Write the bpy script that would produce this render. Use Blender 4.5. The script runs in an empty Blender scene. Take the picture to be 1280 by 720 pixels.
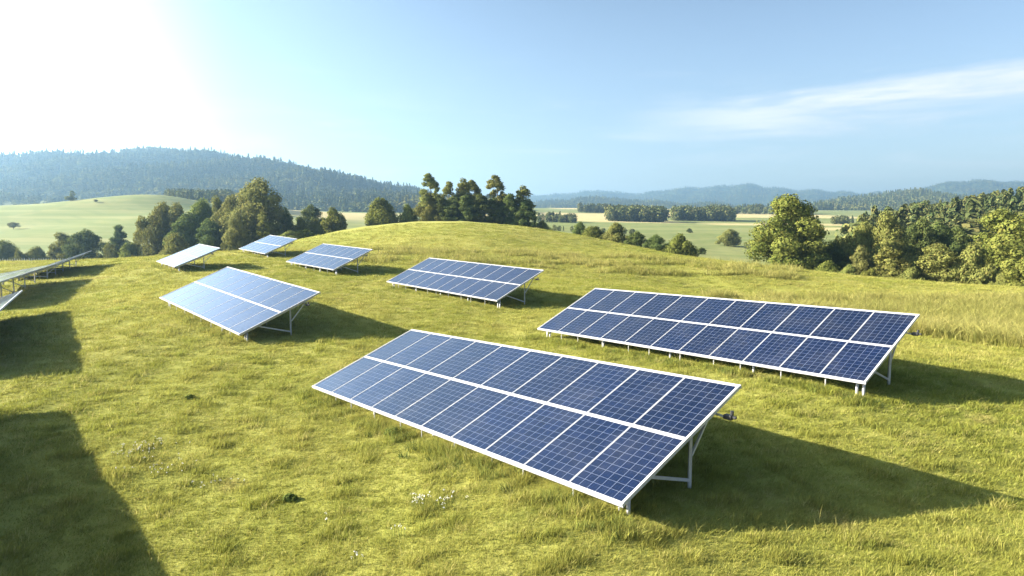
import bpy, math, random
import numpy as np
from mathutils import Vector, Matrix

RAD = math.radians
rng = np.random.default_rng(11)
random.seed(5)
scene = bpy.context.scene
COL = scene.collection

# ------------------------------------------------------------------ camera
CAM_Z = 4.6
FPX, YH = 805.0, 285.0
PITCH = math.atan((360 - YH) / FPX)
cam = bpy.data.cameras.new('camera')
cam.sensor_width = 36.0
cam.lens = 36.0 * FPX / 1280.0
cam.clip_start, cam.clip_end = 0.1, 30000
cam_ob = bpy.data.objects.new('camera', cam)
cam_ob.location = (0, 0, CAM_Z)
cam_ob.rotation_euler = (math.pi / 2 - PITCH, 0, 0)
COL.objects.link(cam_ob)
scene.camera = cam_ob

# ------------------------------------------------------------------ light
SUN_AZ, SUN_EL = RAD(-86), RAD(21.5)       # azimuth clockwise from +Y: directly left of the view
SUN_DIR = Vector((math.sin(SUN_AZ) * math.cos(SUN_EL), math.cos(SUN_AZ) * math.cos(SUN_EL), math.sin(SUN_EL)))
sun = bpy.data.lights.new('sun', 'SUN')
sun.energy = 5.0
sun.angle = RAD(0.55)
sun.color = (1.0, 0.90, 0.74)
sun_ob = bpy.data.objects.new('sun', sun)
sun_ob.rotation_euler = (-SUN_DIR).to_track_quat('-Z', 'Y').to_euler()
COL.objects.link(sun_ob)

world = bpy.data.worlds.new('World')
scene.world = world
world.use_nodes = True


class NT:
    """small helper for writing node trees"""
    def __init__(self, tree):
        self.t = tree
        self.n = tree.nodes

    def add(self, kind, **kw):
        nd = self.n.new(kind)
        for k, v in kw.items():
            setattr(nd, k, v)
        return nd

    def link(self, a, b):
        self.t.links.new(a, b)

    def put(self, sock, v):
        if hasattr(v, 'is_output') or isinstance(v, bpy.types.NodeSocket):
            self.link(v, sock)
        elif v is not None:
            sock.default_value = v

    def math(self, op, a, b=None, c=None, clamp=False):
        nd = self.add('ShaderNodeMath', operation=op, use_clamp=clamp)
        self.put(nd.inputs[0], a)
        self.put(nd.inputs[1], b)
        self.put(nd.inputs[2], c)
        return nd.outputs[0]

    def mix(self, f, a, b, blend='MIX'):
        nd = self.add('ShaderNodeMix', data_type='RGBA', blend_type=blend)
        self.put(nd.inputs[0], f)
        self.put(nd.inputs[6], a)
        self.put(nd.inputs[7], b)
        return nd.outputs[2]

    def step(self, v, a, b, lo=0.0, hi=1.0):
        nd = self.add('ShaderNodeMapRange', interpolation_type='SMOOTHSTEP')
        self.put(nd.inputs[0], v)
        for i, x in enumerate((a, b, lo, hi)):
            self.put(nd.inputs[1 + i], x)
        return nd.outputs[0]

    def noise(self, vec, scale, detail=4.0, rough=0.55, dist=0.0):
        nd = self.add('ShaderNodeTexNoise')
        self.put(nd.inputs['Vector'], vec)
        nd.inputs['Scale'].default_value = scale
        nd.inputs['Detail'].default_value = detail
        nd.inputs['Roughness'].default_value = rough
        nd.inputs['Distortion'].default_value = dist
        return nd.outputs[0]

    def mapping(self, vec, loc=(0, 0, 0), rot=(0, 0, 0), scale=(1, 1, 1)):
        nd = self.add('ShaderNodeMapping')
        self.put(nd.inputs[0], vec)
        nd.inputs[1].default_value = loc
        nd.inputs[2].default_value = rot
        nd.inputs[3].default_value = scale
        return nd.outputs[0]


def build_world():
    w = NT(world.node_tree)
    w.n.clear()
    out = w.add('ShaderNodeOutputWorld')
    bg = w.add('ShaderNodeBackground')
    sky = w.add('ShaderNodeTexSky')
    sky.sky_type = 'NISHITA'
    sky.sun_disc = False
    sky.sun_elevation = SUN_EL
    sky.sun_rotation = SUN_AZ
    sky.altitude = 300
    sky.air_density = 1.0
    sky.dust_density = 1.9
    sky.ozone_density = 1.5
    tc = w.add('ShaderNodeTexCoord')
    sep = w.add('ShaderNodeSeparateXYZ')
    w.link(tc.outputs['Generated'], sep.inputs[0])
    x, y, z = sep.outputs
    az = w.math('MULTIPLY', w.math('ARCTAN2', x, y), 57.2958)          # degrees right of the view axis
    el = w.math('MULTIPLY', w.math('ARCSINE', z), 57.2958)
    comb = w.add('ShaderNodeCombineXYZ')
    w.link(az, comb.inputs[0])
    w.link(el, comb.inputs[1])
    ae = comb.outputs[0]
    # cirrus drawn out along a line that climbs to the right
    st = w.mapping(ae, rot=(0, 0, RAD(-9)), scale=(0.055, 0.42, 1))
    n1 = w.noise(st, 1.0, 7, 0.6, 0.7)
    n2 = w.noise(w.mapping(ae, rot=(0, 0, RAD(-13)), scale=(0.10, 0.9, 1)), 1.0, 6, 0.62, 0.4)
    # main band: centre line el = 8.5 + 0.2*(az-15)
    line = w.math('SUBTRACT', el, w.math('ADD', 9.5, w.math('MULTIPLY', w.math('SUBTRACT', az, 25.0), 0.03)))
    line = w.math('ADD', line, w.math('MULTIPLY', w.math('SUBTRACT', n1, 0.5), 4.5))
    up = w.step(line, 2.0, 0.3)
    lo = w.step(line, -2.4, -0.2)
    span = w.step(az, 7.0, 24.0)
    band = w.math('MULTIPLY', w.math('MULTIPLY', up, lo), span)
    band = w.math('MULTIPLY', band, w.step(n2, 0.30, 0.60, 0.25, 1.0))
    veil = w.math('MULTIPLY', w.step(n1, 0.48, 0.75), w.math('MULTIPLY', w.step(el, 0.0, 3.0), w.step(el, 14.0, 6.0)))
    veil = w.math('MULTIPLY', veil, 0.42)
    wisp = w.math('MULTIPLY', w.step(n2, 0.55, 0.78), w.math('MULTIPLY', w.step(el, 1.0, 6.0), w.step(el, 16.0, 9.0)))
    wisp = w.math('MULTIPLY', wisp, 0.26)
    cl = w.math('MAXIMUM', w.math('MULTIPLY', band, 1.0), w.math('MAXIMUM', veil, wisp))
    warm = w.mix(1.0, sky.outputs[0], (*SKY_TINT, 1), 'MULTIPLY')
    # deeper blue overhead away from the sun, added to cut skylight in shadows
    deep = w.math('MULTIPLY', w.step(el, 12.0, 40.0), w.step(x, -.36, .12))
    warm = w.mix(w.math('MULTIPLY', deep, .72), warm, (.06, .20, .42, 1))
    # added sky glow towards the sun, so the left arrays reflect white
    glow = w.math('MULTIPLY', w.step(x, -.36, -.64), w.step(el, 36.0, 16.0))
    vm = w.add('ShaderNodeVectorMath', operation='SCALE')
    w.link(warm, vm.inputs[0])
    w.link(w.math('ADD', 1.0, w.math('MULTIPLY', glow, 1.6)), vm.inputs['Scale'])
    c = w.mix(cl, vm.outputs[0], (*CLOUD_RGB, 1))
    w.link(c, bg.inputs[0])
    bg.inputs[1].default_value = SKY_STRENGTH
    w.link(bg.outputs[0], out.inputs[0])


SKY_TINT = (.985, .945, .925)
CLOUD_RGB = (4.7, 4.75, 4.75)
SKY_STRENGTH = 0.05
build_world()

vs = scene.view_settings
vs.view_transform = 'Standard'
vs.look = 'None'
vs.exposure = 2.35
vs.gamma = 1.0
vs.use_curve_mapping = False
cy = scene.cycles
cy.use_denoising = True
cy.max_bounces = 6
cy.diffuse_bounces = 1
cy.glossy_bounces = 2
cy.transmission_bounces = 2
cy.volume_bounces = 0
cy.caustics_reflective = False
cy.caustics_refractive = False

# ------------------------------------------------------------------ helpers
cR = np.array([1.0, 0, 0])
cF = np.array([0, math.cos(PITCH), -math.sin(PITCH)])
cU = np.cross(cR, cF)


def sight(px, py, d):
    """world point at forward ground distance d seen at photo pixel (px, py)"""
    r = (px - 640) / FPX * cR - (py - 360) / FPX * cU + cF
    p = r / r[1] * d
    return np.array([p[0], p[1], p[2] + CAM_Z])


def tag(o, label=None, cat=None, group=None, kind=None):
    if label: o['label'] = label
    if cat: o['category'] = cat
    if group: o['group'] = group
    if kind: o['kind'] = kind
    return o


def empty(name, loc=(0, 0, 0)):
    o = bpy.data.objects.new(name, None)
    o.empty_display_size = 0.3
    o.location = loc
    COL.objects.link(o)
    return o


def link(name, me, parent=None):
    o = bpy.data.objects.new(name, me)
    COL.objects.link(o)
    if parent is not None:
        o.parent = parent
    return o


def mesh_np(name, verts, faces, mats=(), smooth=False, midx=None):
    """faces: int array (n, k)"""
    me = bpy.data.meshes.new(name)
    verts = np.asarray(verts, np.float32)
    faces = np.asarray(faces, np.int32)
    n, k = faces.shape
    me.vertices.add(len(verts))
    me.vertices.foreach_set('co', verts.ravel())
    me.loops.add(n * k)
    me.loops.foreach_set('vertex_index', faces.ravel())
    me.polygons.add(n)
    me.polygons.foreach_set('loop_start', np.arange(0, n * k, k, dtype=np.int32))
    if midx is not None:
        me.polygons.foreach_set('material_index', np.asarray(midx, np.int32))
    if smooth:
        me.polygons.foreach_set('use_smooth', np.ones(n, bool))
    me.update(calc_edges=True)
    for m in mats:
        me.materials.append(m)
    return me


class MB:
    """collects boxes, bars and tubes; build() links them as one mesh object"""
    def __init__(self):
        self.v, self.f, self.m = [], [], []

    def raw(self, vs_, fs_, mi=0):
        b = len(self.v)
        self.v += [tuple(p) for p in vs_]
        self.f += [tuple(i + b for i in q) for q in fs_]
        self.m += [mi] * len(fs_)

    def box(self, c, size, mi=0, bev=0.0):
        hx, hy, hz = (s / 2 for s in size)
        cx, cy_, cz = c
        if bev <= 0:
            vs_ = [(cx + sx * hx, cy_ + sy * hy, cz + sz * hz) for sz in (-1, 1) for sy in (-1, 1) for sx in (-1, 1)]
            self.raw(vs_, [(0, 2, 3, 1), (4, 5, 7, 6), (0, 1, 5, 4), (2, 6, 7, 3), (0, 4, 6, 2), (1, 3, 7, 5)], mi)
        else:
            b = min(bev, hx * .9, hy * .9, hz * .9)
            rings = []
            for zz, ins in ((-hz, b), (-hz + b, 0), (hz - b, 0), (hz, b)):
                X, Y = hx - ins, hy - ins
                c_ = b * .7 if ins == 0 else b * .4
                rings.append([(cx + x, cy_ + y, cz + zz) for x, y in ((-X + c_, -Y), (X - c_, -Y), (X, -Y + c_), (X, Y - c_), (X - c_, Y), (-X + c_, Y), (-X, Y - c_), (-X, -Y + c_))])
            vs_ = [p for r in rings for p in r]
            fs_ = [tuple(range(7, -1, -1)), tuple(range(24, 32))]
            for k in range(3):
                for i in range(8):
                    j = (i + 1) % 8
                    fs_.append((k * 8 + i, k * 8 + j, (k + 1) * 8 + j, (k + 1) * 8 + i))
            self.raw(vs_, fs_, mi)

    def bar(self, a, b, w, t=None, mi=0, up=(0, 0, 1)):
        """rectangular bar from a to b"""
        t = t or w
        a, b = Vector(a), Vector(b)
        d = (b - a).normalized()
        u = Vector(up)
        if abs(d.dot(u)) > .98:
            u = Vector((0.6, 0.8, 0))
        s = d.cross(u).normalized()
        n = s.cross(d)
        vs_ = [p + s * (sx * w / 2) + n * (sn * t / 2) for p in (a, b) for sx, sn in ((-1, -1), (1, -1), (1, 1), (-1, 1))]
        self.raw(vs_, [(0, 1, 2, 3), (7, 6, 5, 4), (0, 4, 5, 1), (1, 5, 6, 2), (2, 6, 7, 3), (3, 7, 4, 0)], mi)

    def tube(self, pts, rad, n=8, mi=0):
        pts = [Vector(p) for p in pts]
        rad = rad if hasattr(rad, '__len__') else [rad] * len(pts)
        rings = []
        for i, p in enumerate(pts):
            d = (pts[min(i + 1, len(pts) - 1)] - pts[max(i - 1, 0)]).normalized()
            u = Vector((1, 0, 0)) if abs(d.x) < .8 else Vector((0, 1, 0))
            s = d.cross(u).normalized()
            q = s.cross(d)
            rings.append([p + (s * math.cos(2 * math.pi * k / n) + q * math.sin(2 * math.pi * k / n)) * rad[i] for k in range(n)])
        vs_ = [p for r in rings for p in r]
        fs_ = []
        for i in range(len(pts) - 1):
            for k in range(n):
                j = (k + 1) % n
                fs_.append((i * n + k, i * n + j, (i + 1) * n + j, (i + 1) * n + k))
        fs_.append(tuple(range(n - 1, -1, -1)))
        fs_.append(tuple(range((len(pts) - 1) * n, len(pts) * n)))
        self.raw(vs_, fs_, mi)

    def mesh(self, name, mats, smooth=False):
        me = bpy.data.meshes.new(name)
        me.from_pydata(self.v, [], self.f)
        me.polygons.foreach_set('material_index', self.m)
        if smooth:
            me.polygons.foreach_set('use_smooth', [True] * len(self.f))
        for m in (mats if isinstance(mats, (list, tuple)) else [mats]):
            me.materials.append(m)
        me.update()
        return me

    def build(self, name, mats, parent=None, smooth=False):
        return link(name, self.mesh(name, mats, smooth), parent)


def new_mat(name):
    m = bpy.data.materials.new(name)
    m.use_nodes = True
    m.node_tree.nodes.clear()
    n = NT(m.node_tree)
    out = n.add('ShaderNodeOutputMaterial')
    return m, n, out


def principled(n, out, **kw):
    p = n.add('ShaderNodeBsdfPrincipled')
    for k, v in kw.items():
        n.put(p.inputs[k], v)
    n.link(p.outputs[0], out.inputs[0])
    return p


# ------------------------------------------------------------------ terrain
def terrain_controls():
    C_ = []
    def z(x, y, h): C_.append((x, y, h + CAM_Z))
    def s(px, py, d, dz=0.0):
        p = sight(px, py, d)
        C_.append((p[0], p[1], p[2] + dz))
    # meadow under and around the arrays (heights relative to the eye)
    for p in ((-5.2, 16.4, -4.32), (1.5, 8.6, -4.10), (-1.9, 12.4, -4.2), (3.8, 10.6, -4.28), (-2.9, 18.4, -4.22), (8.3, 10.2, -4.45),
              (.95, 23.3, -3.98), (8, 14.4, -3.92), (10.4, 16.3, -4.02), (-7.4, 38, -3.48), (-.7, 30.1, -3.8),
              (1.6, 32, -3.7), (-15.9, 28.9, -3.48), (-9.5, 22.1, -4.0), (-7.2, 24.1, -3.95), (-16.9, 48.3, -2.85), (-12, 43, -3.15),
              (-26.1, 61.7, -2.3), (-21.9, 57.1, -2.65), (-26.6, 48.2, -2.82), (-23.2, 44.2, -3.05),
              (-29, 39, -3.9), (-26, 32, -4.1), (-33, 50, -3.2), (-20, 24, -4.25), (-12, 13, -4.55), (-5, 8.5, -4.65),
              (0, 4, -4.6), (4, 5, -4.4), (-4, 5, -4.75), (6, 7, -4.35), (12, 9, -4.35), (9.5, 12, -4.35), (13, 15.5, -4.15),
              (17, 17, -4.3), (21, 26, -4.75), (12, 30, -4.2), (6, 40, -3.6), (14, 48, -4.5), (-2, 1.5, -4.7), (2, 1.5, -4.6)):
        z(*p)
    # brow of the meadow, the drop behind it and the country beyond
    for px, y, d in ((-250, 342, 72), (-100, 335, 74), (0, 331, 76), (100, 330, 76), (200, 325, 76), (290, 316, 82), (370, 300, 92), (420, 292, 100),
                     (470, 286.5, 106), (540, 284, 110), (620, 285.5, 108), (700, 294.5, 102), (760, 305, 96), (830, 319, 88),
                     (900, 330, 80), (960, 338, 75), (1050, 348, 70), (1150, 357, 66), (1280, 366, 63), (1500, 380, 60)):
        s(px, y, d)
        s(px, y, d * 1.22, -2.6)
    for px, y, d in ((540, 295, 75), (620, 296, 75), (420, 306, 75), (700, 305, 75), (900, 345, 52), (1100, 366, 47)):
        s(px, y, d)
    for px, pts in ((-300, ((125, 334), (170, 312), (300, 268), (420, 268), (700, 258))),
                    (-100, ((125, 328), (165, 312), (230, 282), (310, 262), (420, 266), (700, 256))),
                    (0, ((125, 327), (165, 311), (230, 281), (310, 257), (400, 262), (600, 250))),
                    (100, ((125, 326), (165, 310), (230, 277), (300, 251), (400, 262), (600, 256))),
                    (205, ((125, 322), (165, 306), (230, 270), (295, 244), (400, 258), (600, 260))),
                    (300, ((130, 316), (180, 300), (300, 270), (500, 262))),
                    (400, ((140, 302), (200, 290), (300, 279), (500, 266), (800, 262))),
                    (480, ((150, 296), (200, 290), (300, 281), (500, 267), (800, 262))),
                    (600, ((150, 296), (200, 291), (300, 282), (500, 270), (800, 262))),
                    (700, ((140, 306), (200, 297), (300, 283), (450, 273), (700, 263), (1000, 260))),
                    (800, ((125, 321), (180, 308), (300, 288), (450, 276), (700, 266), (1000, 261))),
                    (900, ((110, 337), (165, 318), (300, 290), (480, 276), (750, 266), (1000, 262))),
                    (1000, ((110, 343), (165, 322), (300, 292), (500, 276), (800, 266))),
                    (1100, ((105, 352), (165, 332), (300, 292), (500, 276), (800, 266))),
                    (1280, ((100, 368), (165, 340), (300, 295), (500, 278), (800, 266))),
                    (1500, ((100, 380), (165, 345), (300, 300), (800, 266)))):
        for d, y in pts:
            s(px, y, d)
        s(px, 264, 1600)
        s(px, 272, 3500)
        s(px, 278, 7500)
    for a in (-115, -150, 180, 150, 115):
        for d, h in ((4, -4.6), (15, -4.6), (50, -4.6), (200, -6), (1000, -2), (7000, 10)):
            z(d * math.sin(RAD(a)), d * math.cos(RAD(a)), h)
    return np.array(C_)


TC = terrain_controls()


def feat(x, y):
    x = np.asarray(x, float); y = np.asarray(y, float)
    r = np.sqrt(x * x + y * y)
    lr = np.log(r + 6.0) * 1.6
    th = np.arctan2(x, y)
    k = 1.35
    return np.stack([lr * 1.0, np.sin(th) * k, np.cos(th) * k * .9], -1), r


def kern(d2):
    d = np.sqrt(d2 + 1e-12)
    return d2 * np.log(d + 1e-9)


TF, TR_ = feat(TC[:, 0], TC[:, 1])
TSCALE = TR_ + 12.0


def solve_terrain():
    d2 = ((TF[:, None] - TF[None]) ** 2).sum(-1)
    K = kern(d2) + np.eye(len(TF)) * 0.0006
    Pm = np.concatenate([np.ones((len(TF), 1)), TF], 1)
    A = np.block([[K, Pm], [Pm.T, np.zeros((4, 4))]])
    b = np.concatenate([(TC[:, 2] - CAM_Z) / TSCALE, np.zeros(4)])
    return np.linalg.solve(A, b)


TW = solve_terrain()


def terrain(x, y):
    x = np.atleast_1d(np.asarray(x, float)).ravel(); y = np.atleast_1d(np.asarray(y, float)).ravel()
    out = np.empty(len(x))
    for i in range(0, len(x), 20000):
        f_, r = feat(x[i:i + 20000], y[i:i + 20000])
        d2 = ((f_[:, None] - TF[None]) ** 2).sum(-1)
        out[i:i + 20000] = (kern(d2) @ TW[:-4] + TW[-4] + f_ @ TW[-3:]) * (r + 12.0) + CAM_Z
    # low swells of the ground
    r = np.hypot(x, y)
    amp = np.clip(r / 14, .3, 1.0) * np.clip(400 / (r + 1), 0, 1)
    out += amp * (.05 * np.sin(x * .55 + .31 * y + 1) * np.sin(.47 * y - .2 * x) + .03 * np.sin(x * 1.3 - y * .9) * np.sin(y * 1.1 + .4 * x + 2))
    return out


def ground(x, y):
    return float(terrain(x, y)[0])


def at(px, d):
    """ground point at forward distance d in the direction of photo column px"""
    x = (px - 640) / FPX * d / math.cos(PITCH)
    return Vector((x, d, ground(x, d)))


def smooth(v, a, b):
    t = np.clip((v - a) / (b - a), 0, 1)
    return t * t * (3 - 2 * t)


def ground_sheet(mat):
    th = np.radians(np.concatenate([np.arange(-180, -56, 4), np.arange(-56, 56.01, .3), np.arange(60, 180, 4)]))
    rr = np.concatenate([[.6], np.geomspace(1.5, 7400, 330)])
    T, Rg = np.meshgrid(th, rr)
    X, Y = Rg * np.sin(T), Rg * np.cos(T)
    Z = terrain(X.ravel(), Y.ravel())
    V = np.stack([X.ravel(), Y.ravel(), Z], 1)
    nt, nr = len(th), len(rr)
    i, j = np.meshgrid(np.arange(nr - 1), np.arange(nt), indexing='ij')
    jn = (j + 1) % nt
    F = np.stack([i * nt + j, i * nt + jn, (i + 1) * nt + jn, (i + 1) * nt + j], -1).reshape(-1, 4)
    c = len(V)
    V = np.vstack([V, [[0, 0, ground(0, .01)]]])
    me = mesh_np('ground', V, F[:, ::-1], [mat], True)
    # crop of each field, as an attribute (0 meadow, 1 pale stubble, 2 pasture beyond)
    x, y = V[:, 0], V[:, 1]
    r = np.hypot(x, y)
    px = 640 + FPX * x / np.maximum(y, 1) * math.cos(PITCH)
    past = smooth(r, 95, 150)
    stub = np.zeros(len(V))
    w = 12 * np.sin(x * .021) + 9 * np.sin(x * .008 + 1)
    for x0, x1, d0, d1 in ((-30, 110, 420, 640), (90, 330, 560, 760), (140, 330, 330, 360), (120, 420, 395, 430), (-330, -80, 330, 500), (60, 260, 900, 1200)):
        k = smooth(x, x0 - 15, x0 + 15) * smooth(-x, -x1 - 15, -x1 + 15) * smooth(y + w, d0 - 8, d0 + 8) * smooth(-y - w, -d1 - 8, -d1 + 8)
        stub = np.maximum(stub, k)
    for nm, arr in (('pasture', past), ('stubble', stub)):
        a = me.attributes.new(nm, 'FLOAT', 'POINT')
        a.data.foreach_set('value', arr.astype(np.float32))
    return tag(link('ground', me), kind='structure')


def mat_ground():
    m, n, out = new_mat('meadow_ground')
    geo = n.add('ShaderNodeNewGeometry')
    pos = geo.outputs['Position']
    a1 = n.add('ShaderNodeAttribute', attribute_name='pasture').outputs['Fac']
    a2 = n.add('ShaderNodeAttribute', attribute_name='stubble').outputs['Fac']
    big = n.noise(pos, .055, 5, .6, .6)
    mid = n.noise(n.mapping(pos, scale=(.5, 1, 1)), .55, 6, .65, .4)
    fine = n.noise(pos, 7.0, 8, .75)
    c = n.mix(n.step(big, .35, .68), (.242, .254, .050, 1), (.336, .322, .086, 1))
    c = n.mix(n.math('MULTIPLY', n.step(mid, .52, .72), .35), c, (.13, .155, .028, 1))
    c = n.mix(n.math('MULTIPLY', n.step(n.noise(pos, .33, 6, .7), .60, .74), .45), c, (.34, .27, .10, 1))
    c = n.mix(n.math('MULTIPLY', n.step(fine, .45, .75), .45), c, (.10, .12, .022, 1))
    stripes = n.noise(n.mapping(pos, rot=(0, 0, .5), scale=(.004, .03, 1)), 1.0, 4, .5, .3)
    p = n.mix(n.step(stripes, .40, .60), (.150, .182, .056, 1), (.205, .220, .082, 1))
    p = n.mix(n.math('MULTIPLY', n.step(n.noise(pos, .012, 5, .6), .5, .7), .5), p, (.125, .155, .045, 1))
    sw = n.add('ShaderNodeSeparateXYZ'); n.link(pos, sw.inputs[0])
    wob = n.math('MULTIPLY', n.noise(pos, .01, 3, .5), 60.0)
    rows = n.math('SINE', n.math('ADD', n.math('MULTIPLY', n.math('ADD', n.math('MULTIPLY', sw.outputs[0], .35), sw.outputs[1]), .42), wob))
    p = n.mix(n.math('MULTIPLY', n.step(rows, .2, .9), .28), p, (.105, .150, .042, 1))
    p = n.mix(n.math('MULTIPLY', n.step(n.noise(pos, .035, 6, .7, .8), .52, .66), .45), p, (.235, .225, .085, 1))
    c = n.mix(a1, c, p)
    c = n.mix(a2, c, (.42, .36, .17, 1))
    bmp = n.add('ShaderNodeBump')
    bmp.inputs['Strength'].default_value = .55
    bmp.inputs['Distance'].default_value = .12
    hgt = n.math('ADD', n.math('MULTIPLY', fine, .6), n.math('MULTIPLY', n.noise(pos, 1.7, 7, .7), 1.0))
    n.link(hgt, bmp.inputs['Height'])
    principled(n, out, **{'Base Color': c, 'Roughness': .95, 'Specular IOR Level': .1, 'Normal': bmp.outputs[0]})
    return m


ground_sheet(mat_ground())


# ------------------------------------------------------------------ hills
def ridge(name, crest, d_front, d_crest, mat, amp=6.0, base_px=266, back=1.9, nu=160, nv=50, seed=0):
    """a hill: crest given as (photo column, photo row) at distance d_crest; returns the object and its arrays"""
    r_ = np.random.default_rng(seed)
    cx = np.array([c[0] for c in crest], float); cy_ = np.array([c[1] for c in crest], float)
    u = np.linspace(cx[0], cx[-1], nu)
    yy = np.interp(u, cx, cy_)
    ker = np.hanning(9); ker /= ker.sum()
    yy = np.convolve(np.pad(yy, 4, mode='edge'), ker, 'valid')
    ph = r_.uniform(0, 6.28, 8)
    V = []
    for v in np.linspace(-.12, back, nv):
        d = d_front + (d_crest - d_front) * v
        for k in range(nu):
            pc = sight(u[k], yy[k], d_crest)
            x = pc[0] * (d / d_crest * .65 + .35) if d < d_crest else pc[0]
            zb = sight(u[k], base_px, d_front)[2]
            t = math.sin(min(max(v, -.15), 2) * math.pi / 2)
            z = zb + (pc[2] - zb) * t
            bump = amp * max(0, t) * (1 - .75 * max(0, 1 - abs(v - 1) * 3)) * (math.sin(x / 61 + ph[0] + d / 140) * math.sin(d / 83 + ph[1]) + .6 * math.sin(x / 27 + ph[2] - d / 60))
            V.append((x, d, z + bump))
    V = np.array(V)
    i, j = np.meshgrid(np.arange(nv - 1), np.arange(nu - 1), indexing='ij')
    F = np.stack([i * nu + j, i * nu + j + 1, (i + 1) * nu + j + 1, (i + 1) * nu + j], -1).reshape(-1, 4)
    o = tag(link(name, mesh_np(name, V, F, [mat], True)), kind='structure')
    return o, V.reshape(nv, nu, 3)


def mat_hill():
    m, n, out = new_mat('forest_floor')
    pos = n.add('ShaderNodeNewGeometry').outputs['Position']
    c = n.mix(n.step(n.noise(pos, .02, 6, .65), .4, .65), (.032, .048, .016, 1), (.060, .075, .022, 1))
    bmp = n.add('ShaderNodeBump')
    bmp.inputs['Strength'].default_value = 1.0
    bmp.inputs['Distance'].default_value = 9.0
    n.link(n.noise(pos, .07, 6, .7), bmp.inputs['Height'])
    principled(n, out, **{'Base Color': c, 'Roughness': 1.0, 'Specular IOR Level': 0.0, 'Normal': bmp.outputs[0]})
    return m


MH = mat_hill()
hillA, HA = ridge('wooded_hill', ((-420, 250), (-250, 238), (0, 222), (60, 217), (120, 211), (200, 202), (290, 206), (350, 219), (420, 229), (470, 239), (525, 252), (600, 265), (640, 272)), 640, 1250, MH, 15, 262, seed=1)
hillB, HB = ridge('hill', ((930, 274), (1010, 262), (1060, 255), (1110, 250), (1150, 249), (1190, 254), (1240, 260), (1320, 264), (1420, 270)), 1100, 1650, MH, 7, 266, seed=2)
hillC, HC = ridge('hill', ((520, 266), (640, 260), (690, 256), (740, 253), (800, 255), (860, 260), (930, 264), (1000, 266), (1060, 270)), 1500, 2100, MH, 7, 266, seed=3)
hillD, HD = ridge('hill', ((430, 264), (560, 258), (660, 249), (700, 245), (740, 242), (785, 245), (830, 241), (880, 236), (920, 234), (960, 237), (1010, 242), (1060, 243), (1120, 246), (1220, 256)), 2600, 3700, MH, 12, 266, seed=4, nu=220)
hillE, HE = ridge('hill', ((1040, 255), (1090, 246), (1130, 241), (1170, 233), (1210, 229), (1250, 230), (1290, 234), (1400, 243), (1600, 251)), 2300, 3100, MH, 11, 266, seed=5)


# ------------------------------------------------------------------ foliage materials
def mat_leaf(name, dark, light, extra, trans=.36):
    m, n, out = new_mat(name)
    a = n.add('ShaderNodeAttribute', attribute_name='tone').outputs['Fac']
    oi = n.add('ShaderNodeObjectInfo').outputs['Random']
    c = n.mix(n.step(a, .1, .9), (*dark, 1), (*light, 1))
    if 'forest' in name:
        pos = n.add('ShaderNodeNewGeometry').outputs['Position']
        c = n.mix(n.math('MULTIPLY', n.step(n.noise(pos, .012, 5, .6), .50, .66), .7), c, (light[0] * 1.35, light[1] * 1.25, light[2], 1))
    c = n.mix(n.math('MULTIPLY', n.step(n.math('FRACT', n.math('ADD', n.math('MULTIPLY', a, 7.3), oi)), .78, .95), .55), c, (*extra, 1))
    hsv = n.add('ShaderNodeHueSaturation')
    n.put(hsv.inputs['Hue'], n.math('ADD', .485, n.math('MULTIPLY', oi, .03)))
    n.put(hsv.inputs['Value'], n.math('ADD', .85, n.math('MULTIPLY', oi, .3)))
    n.link(c, hsv.inputs['Color'])
    c = hsv.outputs[0]
    d = n.add('ShaderNodeBsdfDiffuse'); n.link(c, d.inputs[0])
    t = n.add('ShaderNodeBsdfTranslucent'); n.link(c, t.inputs[0])
    mx = n.add('ShaderNodeMixShader'); mx.inputs[0].default_value = trans
    n.link(d.outputs[0], mx.inputs[1]); n.link(t.outputs[0], mx.inputs[2])
    n.link(mx.outputs[0], out.inputs[0])
    return m


L_GREEN = mat_leaf('leaves_green', (.112, .140, .032), (.185, .212, .050), (.22, .21, .055))
L_OLIVE = mat_leaf('leaves_olive', (.135, .152, .042), (.218, .236, .066), (.25, .21, .07))
L_BROWN = mat_leaf('leaves_brown', (.135, .146, .046), (.210, .215, .070), (.23, .19, .07))
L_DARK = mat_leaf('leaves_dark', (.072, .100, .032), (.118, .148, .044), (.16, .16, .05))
L_YELLOW = mat_leaf('leaves_yellow', (.118, .146, .032), (.190, .210, .050), (.25, .22, .055))
L_FOREST = mat_leaf('leaves_forest', (.055, .075, .028), (.135, .145, .050), (.19, .17, .06), .15)


def mat_bark():
    m, n, out = new_mat('bark')
    tc = n.add('ShaderNodeTexCoord').outputs['Object']
    f = n.noise(n.mapping(tc, scale=(8, 8, 1.2)), 1.0, 6, .7)
    c = n.mix(n.step(f, .35, .7), (.05, .038, .026, 1), (.16, .125, .09, 1))
    principled(n, out, **{'Base Color': c, 'Roughness': .95, 'Specular IOR Level': .1})
    return m


BARK = mat_bark()


def leaf_quads(cent, nrm, size, r_):
    """one bent quad per leaf spray, facing along nrm"""
    n = len(cent)
    a = r_.normal(size=(n, 3))
    t = np.cross(nrm, a); t /= np.linalg.norm(t, axis=1, keepdims=True) + 1e-9
    b = np.cross(nrm, t)
    s = (size * r_.uniform(.6, 1.35, n))[:, None]
    asp = r_.uniform(.5, .9, n)[:, None]
    v = np.stack([cent - t * s, cent - b * s * asp + nrm * s * .25, cent + t * s, cent + b * s * asp + nrm * s * .12], 1)
    return v.reshape(-1, 3), np.arange(n * 4).reshape(n, 4)


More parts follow.
